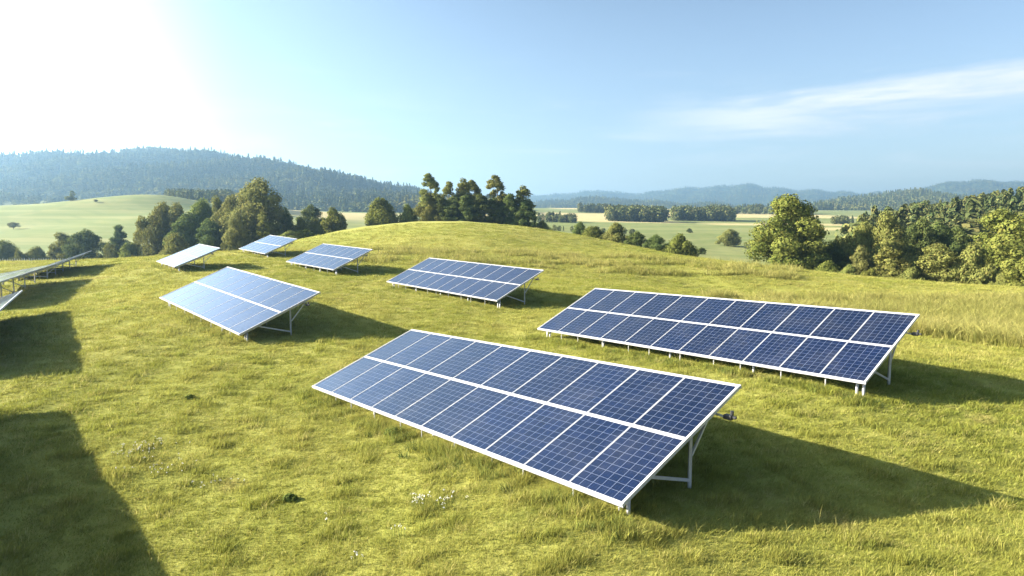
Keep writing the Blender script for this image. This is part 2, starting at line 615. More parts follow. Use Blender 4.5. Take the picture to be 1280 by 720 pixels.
def crown_mesh(name, clumps, leaves_per, leaf, mat, seed, flat=1.0, jitter=.55):
    """clumps: array (k,4) centre + radius; leaf sprays spread through the outer part of each clump"""
    r_ = np.random.default_rng(seed)
    C_, N_, T_ = [], [], []
    mid = np.average(clumps[:, :3], axis=0, weights=clumps[:, 3])
    for c in clumps:
        k = max(8, int(leaves_per * 3.6 * c[3] ** 2))
        d = r_.normal(size=(k, 3)); d /= np.linalg.norm(d, axis=1, keepdims=True)
        rad = c[3] * r_.uniform(.55, 1.08, k) ** .7
        lump = 1 + .18 * np.sin(d[:, 0] * 5 + c[0] * 3) * np.sin(d[:, 1] * 5 + c[1]) + .12 * np.sin(d[:, 2] * 7 + c[2])
        p = c[:3] + d * (rad * lump)[:, None] * np.array([1, 1, flat])
        nn = d + jitter * r_.normal(size=(k, 3)); nn /= np.linalg.norm(nn, axis=1, keepdims=True)
        C_.append(p); N_.append(nn)
        T_.append(np.clip(np.full(k, r_.uniform(.15, .85)) + r_.normal(size=k) * .16, 0, 1))
    C_, N_, T_ = np.vstack(C_), np.vstack(N_), np.concatenate(T_)
    keep = C_[:, 2] > .05
    C_, N_, T_ = C_[keep], N_[keep], T_[keep]
    V, F = leaf_quads(C_, N_, leaf * .88, r_)
    me = mesh_np(name, V, F, [mat])
    at_ = me.attributes.new('tone', 'FLOAT', 'FACE')
    at_.data.foreach_set('value', T_.astype(np.float32))
    return me


def trunk_mesh(h, r0, r_, crown_r, fork=.35, limbs=6):
    m = MB()
    lean = r_.normal(size=2) * .03 * h
    pts = [(lean[0] * t * t, lean[1] * t * t, -.3 + (h + .3) * t) for t in np.linspace(0, 1, 7)]
    m.tube(pts, [r0 * (1.35 if i == 0 else 1 - .85 * i / 6) for i in range(7)], 9)
    for k in range(limbs):
        t = fork + (0.95 - fork) * k / max(1, limbs - 1) * .8
        a = k * 2.4 + r_.uniform(-.4, .4)
        b = Vector((lean[0] * t * t, lean[1] * t * t, h * t))
        L = crown_r * r_.uniform(.55, .85) * (1.1 - .5 * t)
        e = b + Vector((math.cos(a) * L, math.sin(a) * L, L * r_.uniform(.4, .9)))
        q = b.lerp(e, .5) + Vector((0, 0, -.06 * L))
        rr = r0 * (1 - .85 * t) * .6
        m.tube([b, q, e], [rr, rr * .65, rr * .25], 6)
    return m.mesh('trunk', [BARK], True)


def clumps_profile(r_, n, h0, h1, prof, rc, shell=.62, amp=.20):
    """clump centres through a crown of height h0..h1 with radius prof(t)"""
    out = []
    p1, p2, p3 = r_.uniform(0, 6.28, 3)
    for _ in range(n):
        t = r_.uniform(0, 1)
        R = max(prof(t), .05)
        q = R * (shell + (1 - shell) * r_.uniform() ** .5)
        a = r_.uniform(0, 2 * math.pi)
        lob = 1 + amp * math.sin(2 * a + p1 + 4 * t) + .6 * amp * math.sin(3 * a + p2 - 7 * t)
        q *= lob
        t = min(1.0, t * (1 + .5 * amp * math.sin(a + p3)))
        c = rc * r_.uniform(.55, 1.4) * (.65 + .35 * min(1, R * 2))
        q = max(0, q - c * .55)
        out.append((q * math.cos(a), q * math.sin(a), h0 + (h1 - h0) * t, c))
    return np.array(out)


# protos: unit height about 1, scaled when placed
PROTO = {}


def proto(key, mat, h0, prof, n, rc, leaves, leaf, trunk_h, trunk_r, cr, seed, flat=.85, limbs=6, fork=.3, jitter=.34, top=1.0, extra=None):
    r_ = np.random.default_rng(seed)
    cl = clumps_profile(r_, n, h0, top - rc * .75, prof, rc, amp=.09 if key in ('tall_big', 'slender', 'slender_full', 'column', 'column_dark') else .18)
    core = [] if h0 > .3 else [(0, 0, h0 + (top - h0) * t, max(.03, prof(t) * .52)) for t in np.linspace(.12, .82, 6)]
    cl = np.vstack([cl] + ([core] if core else []))
    if extra is not None:
        cl = np.vstack([cl, extra])
    crown = crown_mesh('crown', cl, leaves, leaf, mat, seed + 100, flat, jitter)
    PROTO[key] = (crown, trunk_mesh(trunk_h, trunk_r, r_, cr, fork, limbs))


def egg(w, p=.42):
    return lambda t: w * (math.sin(math.pi * min(max((t * .93 + .05), 0), 1) ** (math.log(.5) / math.log(p)))) ** .6


proto('broad_a', L_GREEN, .10, egg(.37, .42), 46, .120, 11000, .0150, .85, .030, .33, 1)
proto('broad_b', L_OLIVE, .10, egg(.42, .45), 44, .125, 10500, .0155, .85, .030, .36, 2)
proto('broad_c', L_BROWN, .08, egg(.40, .48), 44, .120, 10500, .0155, .85, .028, .34, 3)
proto('tall_big', L_YELLOW, .05, lambda t: .34 * (1 - (2 * t - .96) ** 4 * .62) * (1.0 if t < .5 else .94), 74, .110, 12500, .0135, .88, .034, .33, 4)
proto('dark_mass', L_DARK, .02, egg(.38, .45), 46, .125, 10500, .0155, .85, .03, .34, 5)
proto('bush_a', L_OLIVE, .08, egg(.55, .40), 34, .190, 4600, .0250, .6, .030, .4, 6, limbs=5, fork=.15)
proto('bush_b', L_GREEN, .08, egg(.50, .40), 34, .190, 4600, .0250, .6, .030, .4, 7, limbs=5, fork=.15)
proto('bush_c', L_YELLOW, .08, egg(.48, .42), 34, .190, 4600, .0250, .6, .030, .4, 8, limbs=5, fork=.15)
proto('cone', L_DARK, .06, lambda t: .36 * (1 - t) ** .8 + .02, 48, .105, 12500, .0150, .95, .025, .25, 9, limbs=3)
# slender tree: bare lower stem with an open crown on top
proto('slender', L_OLIVE, .40, lambda t: .165 * min(1, (1 - t) * 1.5 + .12) ** .7 * min(1, t * 4 + .35), 64, .050, 26000, .0110, .95, .016, .14, 10, limbs=7, fork=.45,
      extra=np.array([(.05, .03, .40, .05), (-.06, .02, .32, .045), (.04, -.05, .24, .05)]))
proto('slender_full', L_OLIVE, .14, lambda t: .165 * min(1, (1 - t) * 1.5 + .12) ** .7 * min(1, t * 4 + .4), 66, .056, 24000, .0115, .95, .016, .15, 11, limbs=7, fork=.2)
proto('column', L_OLIVE, .03, lambda t: .25 * (math.sin(math.pi * min(1, t * .75 + .22))) ** .55, 42, .100, 14000, .0150, .8, .022, .2, 12, limbs=5, fork=.2)
proto('column_dark', L_DARK, .03, lambda t: .23 * (math.sin(math.pi * min(1, t * .75 + .22))) ** .55, 42, .100, 14000, .0150, .8, .022, .2, 13, limbs=5, fork=.2)
proto('open_tree', L_BROWN, .22, egg(.46, .55), 18, .13, 6500, .017, .8, .03, .36, 14, limbs=7, fork=.25)
WIDTH = {}
for k, (c_, t_) in PROTO.items():
    co = np.empty(len(c_.vertices) * 3, np.float32); c_.vertices.foreach_get('co', co); co = co.reshape(-1, 3)
    WIDTH[k] = (np.percentile(np.abs(co[:, :2]), 97) * 2, co[:, 2].max())


def plant(name, key, px, d, top, wpx, label, cat='tree', group=None, rot=None):
    """a tree whose crown reaches photo row `top` and is wpx photo columns wide, standing at distance d"""
    p = at(px, d)
    ztop = sight(px, top, d)[2]
    h = max(.8, ztop - p.z)
    w = wpx / FPX * d
    pw, ph = WIDTH[key]
    root = empty(name, p)
    sz = h / ph
    sx = w / pw
    sx = min(max(sx, sz * .55), sz * 1.9)
    root.scale = (sx, sx, sz)
    root.rotation_euler = (0, 0, rng.uniform(0, 6.28) if rot is None else rot)
    tag(root, label, cat, group)
    link('crown', PROTO[key][0], root)
    link('trunk', PROTO[key][1], root)
    return root


# ------------------------------------------------------------------ solar arrays
def mat_glass():
    m, n, out = new_mat('solar_cells')
    uv = n.add('ShaderNodeUVMap', uv_map='UVMap').outputs[0]
    sep = n.add('ShaderNodeSeparateXYZ'); n.link(uv, sep.inputs[0])
    u, v = sep.outputs[0], sep.outputs[1]                     # in cells: 6 across, 10 up
    oi = n.add('ShaderNodeObjectInfo').outputs['Random']

    def line(x, w):
        f = n.math('ABSOLUTE', n.math('SUBTRACT', n.math('FRACT', n.math('ADD', x, .5)), .5))
        return n.step(f, w, w * .45)
    grid = n.math('MAXIMUM', line(u, .030), line(v, .026))
    bus = n.math('MULTIPLY', line(n.math('MULTIPLY', u, 3.0), .05), .16)
    cu, cv = n.math('FLOOR', u), n.math('FLOOR', v)
    cc = n.add('ShaderNodeCombineXYZ'); n.link(cu, cc.inputs[0]); n.link(cv, cc.inputs[1]); n.put(cc.inputs[2], n.math('MULTIPLY', oi, 50.0))
    wn = n.add('ShaderNodeTexWhiteNoise'); n.link(cc.outputs[0], wn.inputs[0])
    cell = n.mix(wn.outputs[0], (.0014, .0056, .027, 1), (.0026, .0088, .040, 1))
    cell = n.mix(n.math('MULTIPLY', n.step(oi, .2, .9), .6), cell, (.0012, .0036, .018, 1))
    c = n.mix(bus, cell, (.12, .15, .26, 1))
    c = n.mix(n.math('MULTIPLY', grid, .42), c, (.30, .35, .46, 1))
    pos = n.add('ShaderNodeNewGeometry').outputs['Position']
    dust = n.noise(pos, 1.3, 7, .7, .4)
    c = n.mix(n.step(dust, .42, .8, .0, .045), c, (.45, .45, .42, 1))
    p = principled(n, out, **{'Base Color': c, 'IOR': 1.5, 'Roughness': n.step(dust, .3, .8, .10, .24), 'Specular IOR Level': .5,
                           'Coat Weight': 1.0, 'Coat Roughness': .07, 'Coat IOR': 1.5, 'Sheen Weight': .0, 'Sheen Roughness': .25, 'Sheen Tint': (.85, .92, 1, 1)})
    return m


def mat_paint(name, rgb, rough=.45, metal=0.0, var=.08):
    m, n, out = new_mat(name)
    pos = n.add('ShaderNodeNewGeometry').outputs['Position']
    f = n.noise(pos, 6.0, 6, .7)
    c = n.mix(n.step(f, .3, .75), (*rgb, 1), (*[x * (1 - var * 2) for x in rgb], 1))
    principled(n, out, **{'Base Color': c, 'Roughness': rough, 'Metallic': metal})
    return m


M_GLASS = mat_glass()
M_FRAME = mat_paint('white_aluminium', (.43, .44, .46), .38)
M_STEEL = mat_paint('galvanised_steel', (.55, .56, .56), .42, .25)
M_BOX = mat_paint('black_plastic', (.025, .026, .028), .5)
M_BACK = mat_paint('white_backsheet', (.62, .63, .64), .6)

PW, PL, PITCH_U = 1.02, 1.565, 1.03            # module size, spacing along the row
S_EDGE, S_GAP = .040, .058
H_SLOPE = 2 * PL + 2 * S_EDGE + S_GAP
TH = .038


def panel_meshes():
    x, y = PW / 2, PL / 2
    f = .011
    gx, gy = x - f, y - f
    v = [(-gx, -gy, TH - .003), (gx, -gy, TH - .003), (gx, gy, TH - .003), (-gx, gy, TH - .003),
         (-gx, -gy, .004), (gx, -gy, .004), (gx, gy, .004), (-gx, gy, .004)]
    me = bpy.data.meshes.new('solar_panel')
    me.from_pydata(v, [], [(0, 1, 2, 3), (7, 6, 5, 4), (0, 4, 5, 1), (1, 5, 6, 2), (2, 6, 7, 3), (3, 7, 4, 0)])
    me.materials.append(M_GLASS); me.materials.append(M_BACK)
    me.polygons.foreach_set('material_index', [0, 1, 1, 1, 1, 1])
    uvl = me.uv_layers.new(name='UVMap')
    for lp in me.loops:
        c = v[lp.vertex_index]
        uvl.data[lp.index].uv = ((c[0] + gx) / (2 * gx) * 6, (c[1] + gy) / (2 * gy) * 10)
    me.update()
    b = MB()
    b.box((0, -y + f / 2, TH / 2), (2 * x, f, TH))
    b.box((0, y - f / 2, TH / 2), (2 * x, f, TH))
    b.box((-x + f / 2, 0, TH / 2), (f, 2 * y - 2 * f, TH))
    b.box((x - f / 2, 0, TH / 2), (f, 2 * y - 2 * f, TH))
    return me, b.mesh('panel_frame', [M_FRAME])


PANEL_ME, PFRAME_ME = panel_meshes()
GROUP_ARR = 'solar arrays standing across the meadow'


def array(c, yaw, slope, tilt, cols, label, box=True, legs=2.06, trim=.045):
    """c: middle of the low edge relative to the eye; angles in degrees"""
    yw, sl, ti = map(RAD, (yaw, slope, tilt))
    base = Vector((c[0], c[1], ground(c[0], c[1])))
    root = empty('solar_array', base)
    root.rotation_euler = (0, 0, yw)
    tag(root, label, 'solar array', GROUP_ARR)
    L = Vector((math.cos(yw), math.sin(yw), 0)); Hh = Vector((-math.sin(yw), math.cos(yw), 0))
    lv = Vector((math.cos(sl), 0, math.sin(sl)))
    nup = lv.cross(Vector((0, 1, 0)))
    sv = Vector((0, math.cos(ti), 0)) + nup * math.sin(ti)
    nv = lv.cross(sv)
    o = Vector((0, 0, c[2] + CAM_Z - base.z))
    P = lambda u, s, n=0.0: o + lv * u + sv * s + nv * n
    W = cols * PITCH_U + .02

    def gz(p):
        w = base + L * p.x + Hh * p.y
        return ground(w.x, w.y) - base.z
    rot = Matrix((lv, sv, nv)).transposed().to_4x4()
    for r in range(2):
        for k in range(cols):
            u = (k - (cols - 1) / 2) * PITCH_U
            s = S_EDGE + PL / 2 + r * (PL + S_GAP)
            ob = link('solar_panel', PANEL_ME, root)
            ob.matrix_local = Matrix.Translation(P(u, s)) @ rot
            link('panel_frame', PFRAME_ME, ob)
    e = MB()
    t = .055
    for s0, s1 in ((-.008, S_EDGE - .004), (H_SLOPE - S_EDGE + .004, H_SLOPE + .008)):
        s = (s0 + s1) / 2
        e.bar(P(-W / 2 - .03, s, TH / 2), P(W / 2 + .03, s, TH / 2), s1 - s0, t, up=nv)
    for sg in (-1, 1):
        u = sg * (W / 2 + .006)
        e.bar(P(u, S_EDGE - .002, TH / 2), P(u, H_SLOPE - S_EDGE + .002, TH / 2), .034, t, up=nv)
    e.build('edge_trim', M_FRAME, root)
    e = MB()
    sm = S_EDGE + PL + S_GAP / 2
    e.bar(P(-W / 2 + .02, sm, TH / 2 + .002), P(W / 2 - .02, sm, TH / 2 + .002), S_GAP - .006, TH + .012, up=nv)
    e.build('centre_rail', M_FRAME, root)
    for s in (.55, 1.28, 2.1, 2.75):
        e = MB()
        e.bar(P(-W / 2 + .06, s, -.042), P(W / 2 - .06, s, -.042), .05, .075, up=nv)
        e.build('purlin', M_STEEL, root)
    # posts: pairs at both ends, single posts between
    nf = max(3, int(round(W / 2.55)) + 1)
    us = [(-W / 2 + .22) + (W - .44) * i / (nf - 1) for i in range(nf)]
    for i, u in enumerate(us):
        e = MB()
        e.bar(P(u, .12, -.085), P(u, H_SLOPE - .25, -.085), .05, .07, up=nv)
        e.build('rafter', M_STEEL, root)
        for du in ((-.075, .075) if i in (0, nf - 1) else (0,)):
            a = P(u + du, .30, -.12); b = Vector((a.x, a.y, gz(a) - .25))
            m_ = MB(); m_.tube([b, a], .032, 10)
            m_.build('front_post', M_FRAME, root, True)
        a = P(u, legs, -.12); b = Vector((a.x, a.y, gz(a) - .25))
        m_ = MB(); m_.bar(b, a, .050, .050)
        m_.build('rear_post', M_FRAME, root)
        m_ = MB()
        q = Vector((a.x, a.y - .034, gz(a) + .14))
        fr = P(u, .78, -.12)
        m_.bar(q, fr, .045, .045)
        m_.build('strut', M_FRAME, root)
        if i in (0, nf - 1):
            m_ = MB()
            r2 = P(u, H_SLOPE - .55, -.12)
            m_.bar(Vector((a.x, a.y + .034, gz(a) + (a.z - gz(a)) * .55)), r2, .035, .035)
            m_.build('brace', M_STEEL, root)
    # thin stakes under the low edge
    ns = int(W / 1.03)
    for i in range(1, ns):
        u = -W / 2 + W * i / ns + .12 * math.sin(i * 2.1)
        a = P(u, .10, -.03); b = Vector((a.x, a.y, gz(a) - .2))
        m_ = MB(); m_.tube([b, a], .014, 6)
        m_.build('stake', M_STEEL, root)
    if box:
        m_ = MB()
        cq = P(W / 2 + .10, H_SLOPE * .80, -.10)
        m_.box((cq.x + .04, cq.y, cq.z - .04), (.15, .10, .08), bev=.015)
        m_.box((cq.x + .145, cq.y, cq.z - .03), (.07, .05, .04), bev=.01)
        m_.tube([(cq.x + .10, cq.y, cq.z + .01), (cq.x + .10, cq.y, cq.z + .07)], .03, 10)
        m_.build('junction_box', M_BOX, root)
        m_ = MB()
        m_.bar(P(W / 2 - .35, H_SLOPE * .80, -.10), (cq.x - .05, cq.y, cq.z - .05), .03, .03)
        m_.build('bracket', M_STEEL, root)
    return root, P, base, L, Hh


ARR = []
def add(*a, **k):
    ARR.append((a, array(*a, **k)))


add((-1.83, 12.5, -3.98), -49.6, 1.7, 21.1, 10, 'nearest solar array, ten modules wide, with crisp blue cells and a long shadow')
add((4.49, 18.83, -3.61), -51.5, .8, 23.5, 11, 'long dark blue solar array at the right in front of the straw grass')
add((-4.06, 34.05, -3.31), -49.7, -1.4, 23.7, 10, 'light blue solar array in the middle distance at the foot of the smooth hill')
add((-12.66, 25.47, -3.43), -46.5, -3.4, 22.9, 9, 'large silvery white solar array left of the nearest one, rear legs showing')
add((-14.44, 45.65, -2.67), -46.6, -2.2, 23.2, 7, 'pale glaring solar array behind and right of the large white one')
add((-24.01, 59.41, -2.15), -47.3, -2.8, 23.1, 6, 'small far white solar array nearest to the tall brown tree clump')
add((-24.9, 46.2, -2.60), -49.1, -2.2, 22.3, 5, 'small white solar array below the dense wood, showing its diagonal strut')
add((-31.26, 36.53, -3.22), -66.0, -1.5, 11, 12, 'solar array at the left seen edge on as a white sliver above posts')
add((-36.04, 48.23, -3.25), -67.0, -2.7, 20, 9, 'far edge on solar array whose raised tip points at the valley bushes', box=False)
add((-21.65, 22.4, -4.06), -57.8, -.7, 20, 12, 'solar array cut off by the left edge, only its white corner and end posts showing')
add((-12.81, 8.45, -4.14), -50.8, -.4, 21, 13, 'solar array whose broad dark shadow lies across the lower left grass')

# ------------------------------------------------------------------ trees one by one
GV = 'bushes and trees in the valley behind the meadow'
for i, a in enumerate((
    ('bush', 'bush_a', 6, 108, 299, 32, 'rounded grey green bush at the left edge behind the white picket fence'),
    ('bush', 'bush_c', 27, 106, 312, 22, 'low light bush behind the fence, right of the rounded bush at the left edge'),
    ('bush', 'bush_a', 51, 108, 307, 24, 'small pale bush between the low light bush and the big paired trees'),
    ('tree', 'broad_b', 84, 112, 289, 38, 'left half of the pair of big round trees above the edge on array tip'),
    ('tree', 'dark_mass', 111, 110, 285, 42, 'right, darker half of the pair of big round trees above the edge on array tip'),
    ('bush', 'bush_a', 140, 108, 303, 26, 'olive bush in front of the dark pointed tree'),
    ('tree', 'cone', 152, 122, 280, 30, 'dark pointed tree standing alone in the valley'),
    ('bush', 'bush_b', 168, 106, 302, 28, 'yellowish round bush right of the dark pointed tree'),
    ('tree', 'slender_full', 174, 116, 293, 14, 'thin pale young tree poking up behind the yellowish round bush'),
    ('bush', 'bush_a', 188, 106, 303, 22, 'low bush at the left foot of the dense wood'),
)):
    nm, key, px, d, top, w, lab = a
    plant(nm, key, px, d, top, w, lab, 'bush' if nm == 'bush' else 'tree', GV)
GW = 'trees of the dense wood left of the hill'
for a in (
    ('broad_b', 205, 108, 250, 44, 'leftmost tree of the dense wood, brownish and lit from the left'),
    ('broad_c', 222, 114, 252, 40, 'brownish tree second from the left in the dense wood'),
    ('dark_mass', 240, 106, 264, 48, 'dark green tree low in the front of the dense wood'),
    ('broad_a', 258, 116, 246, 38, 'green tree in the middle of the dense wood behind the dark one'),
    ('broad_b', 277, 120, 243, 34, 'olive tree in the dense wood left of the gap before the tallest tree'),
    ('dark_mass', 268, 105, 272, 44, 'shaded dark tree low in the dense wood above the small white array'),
    ('broad_c', 291, 108, 242, 34, 'brown tree touching the left side of the tallest tree'),
    ('broad_c', 298, 100, 262, 28, 'low brown tree at the left foot of the tallest tree'),
    ('bush_a', 222, 100, 290, 40, 'olive undergrowth bush at the foot of the dense wood'),
):
    key, px, d, top, w, lab = a
    plant('tree', key, px, d, top, w, lab, 'tree', GW)
for a in (
    ('tree', 'broad_c', 322, 108, 221, 66, 'tallest brown green tree, crowning the wood left of the hill'),
    ('tree', 'slender_full', 332, 99, 263, 18, 'slim pale tree in front of the tallest brown green tree'),
    ('tree', 'dark_mass', 358, 112, 258, 26, 'dark narrow tree right of the tallest brown green tree'),
    ('tree', 'dark_mass', 391, 135, 254, 30, 'dark round tree behind the yellow green ball shaped tree'),
    ('tree', 'bush_c', 419, 120, 258, 32, 'yellow green ball shaped tree at the left shoulder of the hill'),
    ('bush', 'bush_b', 378, 110, 271, 22, 'green bush left of the yellow green ball shaped tree'),
    ('bush', 'bush_a', 398, 112, 273, 22, 'olive bush at the foot of the yellow green ball shaped tree'),
    ('bush', 'bush_a', 364, 96, 288, 26, 'low dry bush above the small far white array'),
    ('bush', 'bush_c', 384, 99, 286, 22, 'low yellow bush along the left slope of the hill'),
    ('bush', 'bush_c', 345, 92, 297, 20, 'lowest dry bush above the small far white array'),
    ('tree', 'bush_b', 481, 122, 246, 38, 'ball shaped green tree on the left of the hill top'),
    ('tree', 'bush_c', 511, 122, 254, 24, 'small yellow green tree between the ball shaped tree and the grove'),
):
    nm, key, px, d, top, w, lab = a
    plant(nm, key, px, d, top, w, lab, 'bush' if nm == 'bush' else 'tree')
GG = 'trees of the grove on the hill top'
for a in (
    ('slender', 539, 121, 216, 29, 'leftmost tall slender tree of the hill top grove'),
    ('broad_b', 538, 120, 240, 32, 'olive lower tree wrapped round the leftmost slender tree of the grove'),
    ('slender', 562, 124, 226, 24, 'second slender tree from the left in the grove, lower and thin'),
    ('slender_full', 580, 122, 222, 28, 'slender tree with leaves to its foot in the middle of the grove'),
    ('slender', 592, 126, 224, 24, 'open slender tree right of the middle of the grove'),
    ('column_dark', 568, 119, 243, 26, 'dark column of leaves left of the middle of the grove'),
    ('column_dark', 585, 118, 243, 28, 'dark column of leaves in the middle of the grove'),
    ('column_dark', 602, 118, 241, 26, 'dark column of leaves right of the middle of the grove'),
    ('column_dark', 554, 119, 246, 22, 'narrow dark column of leaves behind the leftmost slender tree'),
    ('slender', 620, 120, 218, 29, 'tallest slender tree of the grove with a feathery top'),
    ('column_dark', 621, 119, 246, 30, 'dark column of leaves beneath the tallest slender tree of the grove'),
    ('column_dark', 637, 118, 241, 26, 'dark column of leaves left of the last tree of the grove'),
    ('slender_full', 653, 119, 231, 28, 'last, leafy tree at the right end of the grove'),
    ('column_dark', 656, 117, 250, 26, 'dark leaves filling the foot of the last tree of the grove'),
):
    key, px, d, top, w, lab = a
    plant('tree', key, px, d, top, w, lab, 'tree', GG)
plant('bush', 'bush_a', 678, 118, 275, 22, 'low brown bush just right of the hill top grove', 'bush')
GH = 'round bushes along the right slope of the hill'
for a in (
    ('dark_mass', 723, 108, 276, 22, 'first, dark bush of the row down the right slope of the hill'),
    ('bush_b', 743, 106, 282, 30, 'second, broad low bush of the row down the slope'),
    ('bush_a', 768, 104, 277, 30, 'third, tallest and palest bush of the row down the slope'),
    ('dark_mass', 795, 100, 288, 26, 'fourth, dark round bush of the row down the slope'),
    ('dark_mass', 818, 98, 292, 26, 'fifth, dark low bush of the row down the slope'),
    ('bush_b', 848, 96, 291, 34, 'last and largest bush of the row down the slope'),
    ('bush_a', 782, 103, 294, 18, 'small pale bush tucked between the third and fourth bush of the row'),
):
    key, px, d, top, w, lab = a
    plant('bush', key, px, d, top, w, lab, 'bush', GH)
plant('tree', 'bush_a', 909, 215, 286, 24, 'lone round tree out on the pasture left of the big right hand tree')
plant('bush', 'dark_mass', 860, 290, 285, 28, 'dark flat bush alone on the far pasture', 'bush')
plant('bush', 'dark_mass', 876, 150, 309, 11, 'tiny dark bush on the pasture just below the lone round tree', 'bush')
for a in (
    ('tree', 'tall_big', 982, 88, 241, 80, 'big yellow green tree standing tall at the edge of the right field'),
    ('bush', 'dark_mass', 1035, 90, 299, 46, 'dark bush right of the big yellow green tree'),
    ('bush', 'bush_b', 1036, 80, 325, 34, 'low olive bush in front of the dark bush by the big tree'),
):
    nm, key, px, d, top, w, lab = a
    plant(nm, key, px, d, top, w, lab, 'bush' if nm == 'bush' else 'tree')
GR = 'trees and bushes of the wood edge on the right'
for a in (
    ('tree', 'broad_b', 1074, 90, 274, 52, 'leftmost large tree of the right hand wood edge, olive'),
    ('tree', 'broad_b', 1106, 94, 262, 58, 'tall rounded tree second in the right hand wood edge'),
    ('tree', 'broad_c', 1076, 82, 306, 32, 'rusty brown small tree at the front left of the wood edge'),
    ('tree', 'column', 1112, 78, 307, 42, 'bright green young tree in front of the tall rounded tree'),
    ('bush', 'bush_a', 1060, 77, 330, 24, 'little bush at the foot of the leftmost tree of the wood edge'),
    ('bush', 'bush_c', 1088, 76, 334, 22, 'little yellowish bush left of the bright young tree'),
    ('bush', 'bush_a', 1138, 75, 333, 30, 'low bush right of the bright young tree'),
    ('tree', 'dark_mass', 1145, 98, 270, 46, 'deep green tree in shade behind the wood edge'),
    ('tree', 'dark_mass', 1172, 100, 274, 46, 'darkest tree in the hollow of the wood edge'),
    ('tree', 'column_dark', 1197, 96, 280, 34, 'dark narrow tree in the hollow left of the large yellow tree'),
    ('tree', 'column', 1168, 76, 303, 46, 'pale rounded young tree in front of the dark hollow'),
    ('tree', 'column', 1190, 75, 318, 34, 'smaller young tree right of the pale rounded one'),
    ('tree', 'bush_a', 1214, 74, 302, 46, 'broad olive young tree near the foot of the large yellow tree'),
    ('tree', 'tall_big', 1262, 80, 259, 92, 'large yellow tree at the right edge of the wood'),
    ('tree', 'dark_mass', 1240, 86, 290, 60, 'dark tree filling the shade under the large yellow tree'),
    ('bush', 'bush_c', 1284, 68, 318, 48, 'bright yellow bush at the right edge in front of the large yellow tree'),
    ('bush', 'bush_a', 1252, 70, 340, 24, 'low bush right at the field edge under the large yellow tree'),
    ('tree', 'broad_b', 1330, 78, 270, 70, 'olive tree just beyond the right edge of the view'),
):
    nm, key, px, d, top, w, lab = a
    plant(nm, key, px, d, top, w, lab, 'bush' if nm == 'bush' else 'tree', GR)
for a in (
    ('open_tree', 22, 215, 277, 24, 'lone scraggy tree low on the pale hillside field at the left'),
    ('open_tree', 126, 270, 249, 13, 'small lone tree high on the pale hillside field'),
    ('broad_b', 95, 280, 244, 15, 'hazy lone tree on the crest of the pale hillside field'),
    ('slender', 98, 284, 238, 6, 'thin hazy tree rising behind the lone tree on the hillside crest'),
):
    key, px, d, top, w, lab = a
    plant('tree', key, px, d, top, w, lab)


# ------------------------------------------------------------------ low white fence at the left
def picket_fence():
    root = empty('picket_fence', at(20, 74))
    tag(root, 'low white picket fence along the meadow brow at the far left', 'fence')
    b0 = root.location
    pts = [at(px, 74 + .012 * (px - 20)) - b0 for px in np.arange(-60, 84, 3.0)]
    for p in pts:
        m_ = MB()
        h = .42 + .1 * random.random()
        m_.box((p.x, p.y, p.z + h / 2 - .1), (.10, .035, h + .2))
        m_.raw([(p.x - .05, p.y - .017, p.z + h), (p.x + .05, p.y - .017, p.z + h), (p.x, p.y - .017, p.z + h + .1),
                (p.x - .05, p.y + .017, p.z + h), (p.x + .05, p.y + .017, p.z + h), (p.x, p.y + .017, p.z + h + .1)],
               [(0, 1, 2), (5, 4, 3), (1, 4, 5, 2), (0, 2, 5, 3)])
        m_.build('picket', M_FRAME, root)
    m_ = MB()
    for a, b in zip(pts[:-1], pts[1:]):
        m_.bar(a + Vector((0, .04, .28)), b + Vector((0, .04, .28)), .03, .06)
    m_.build('fence_rail', M_FRAME, root)


picket_fence()


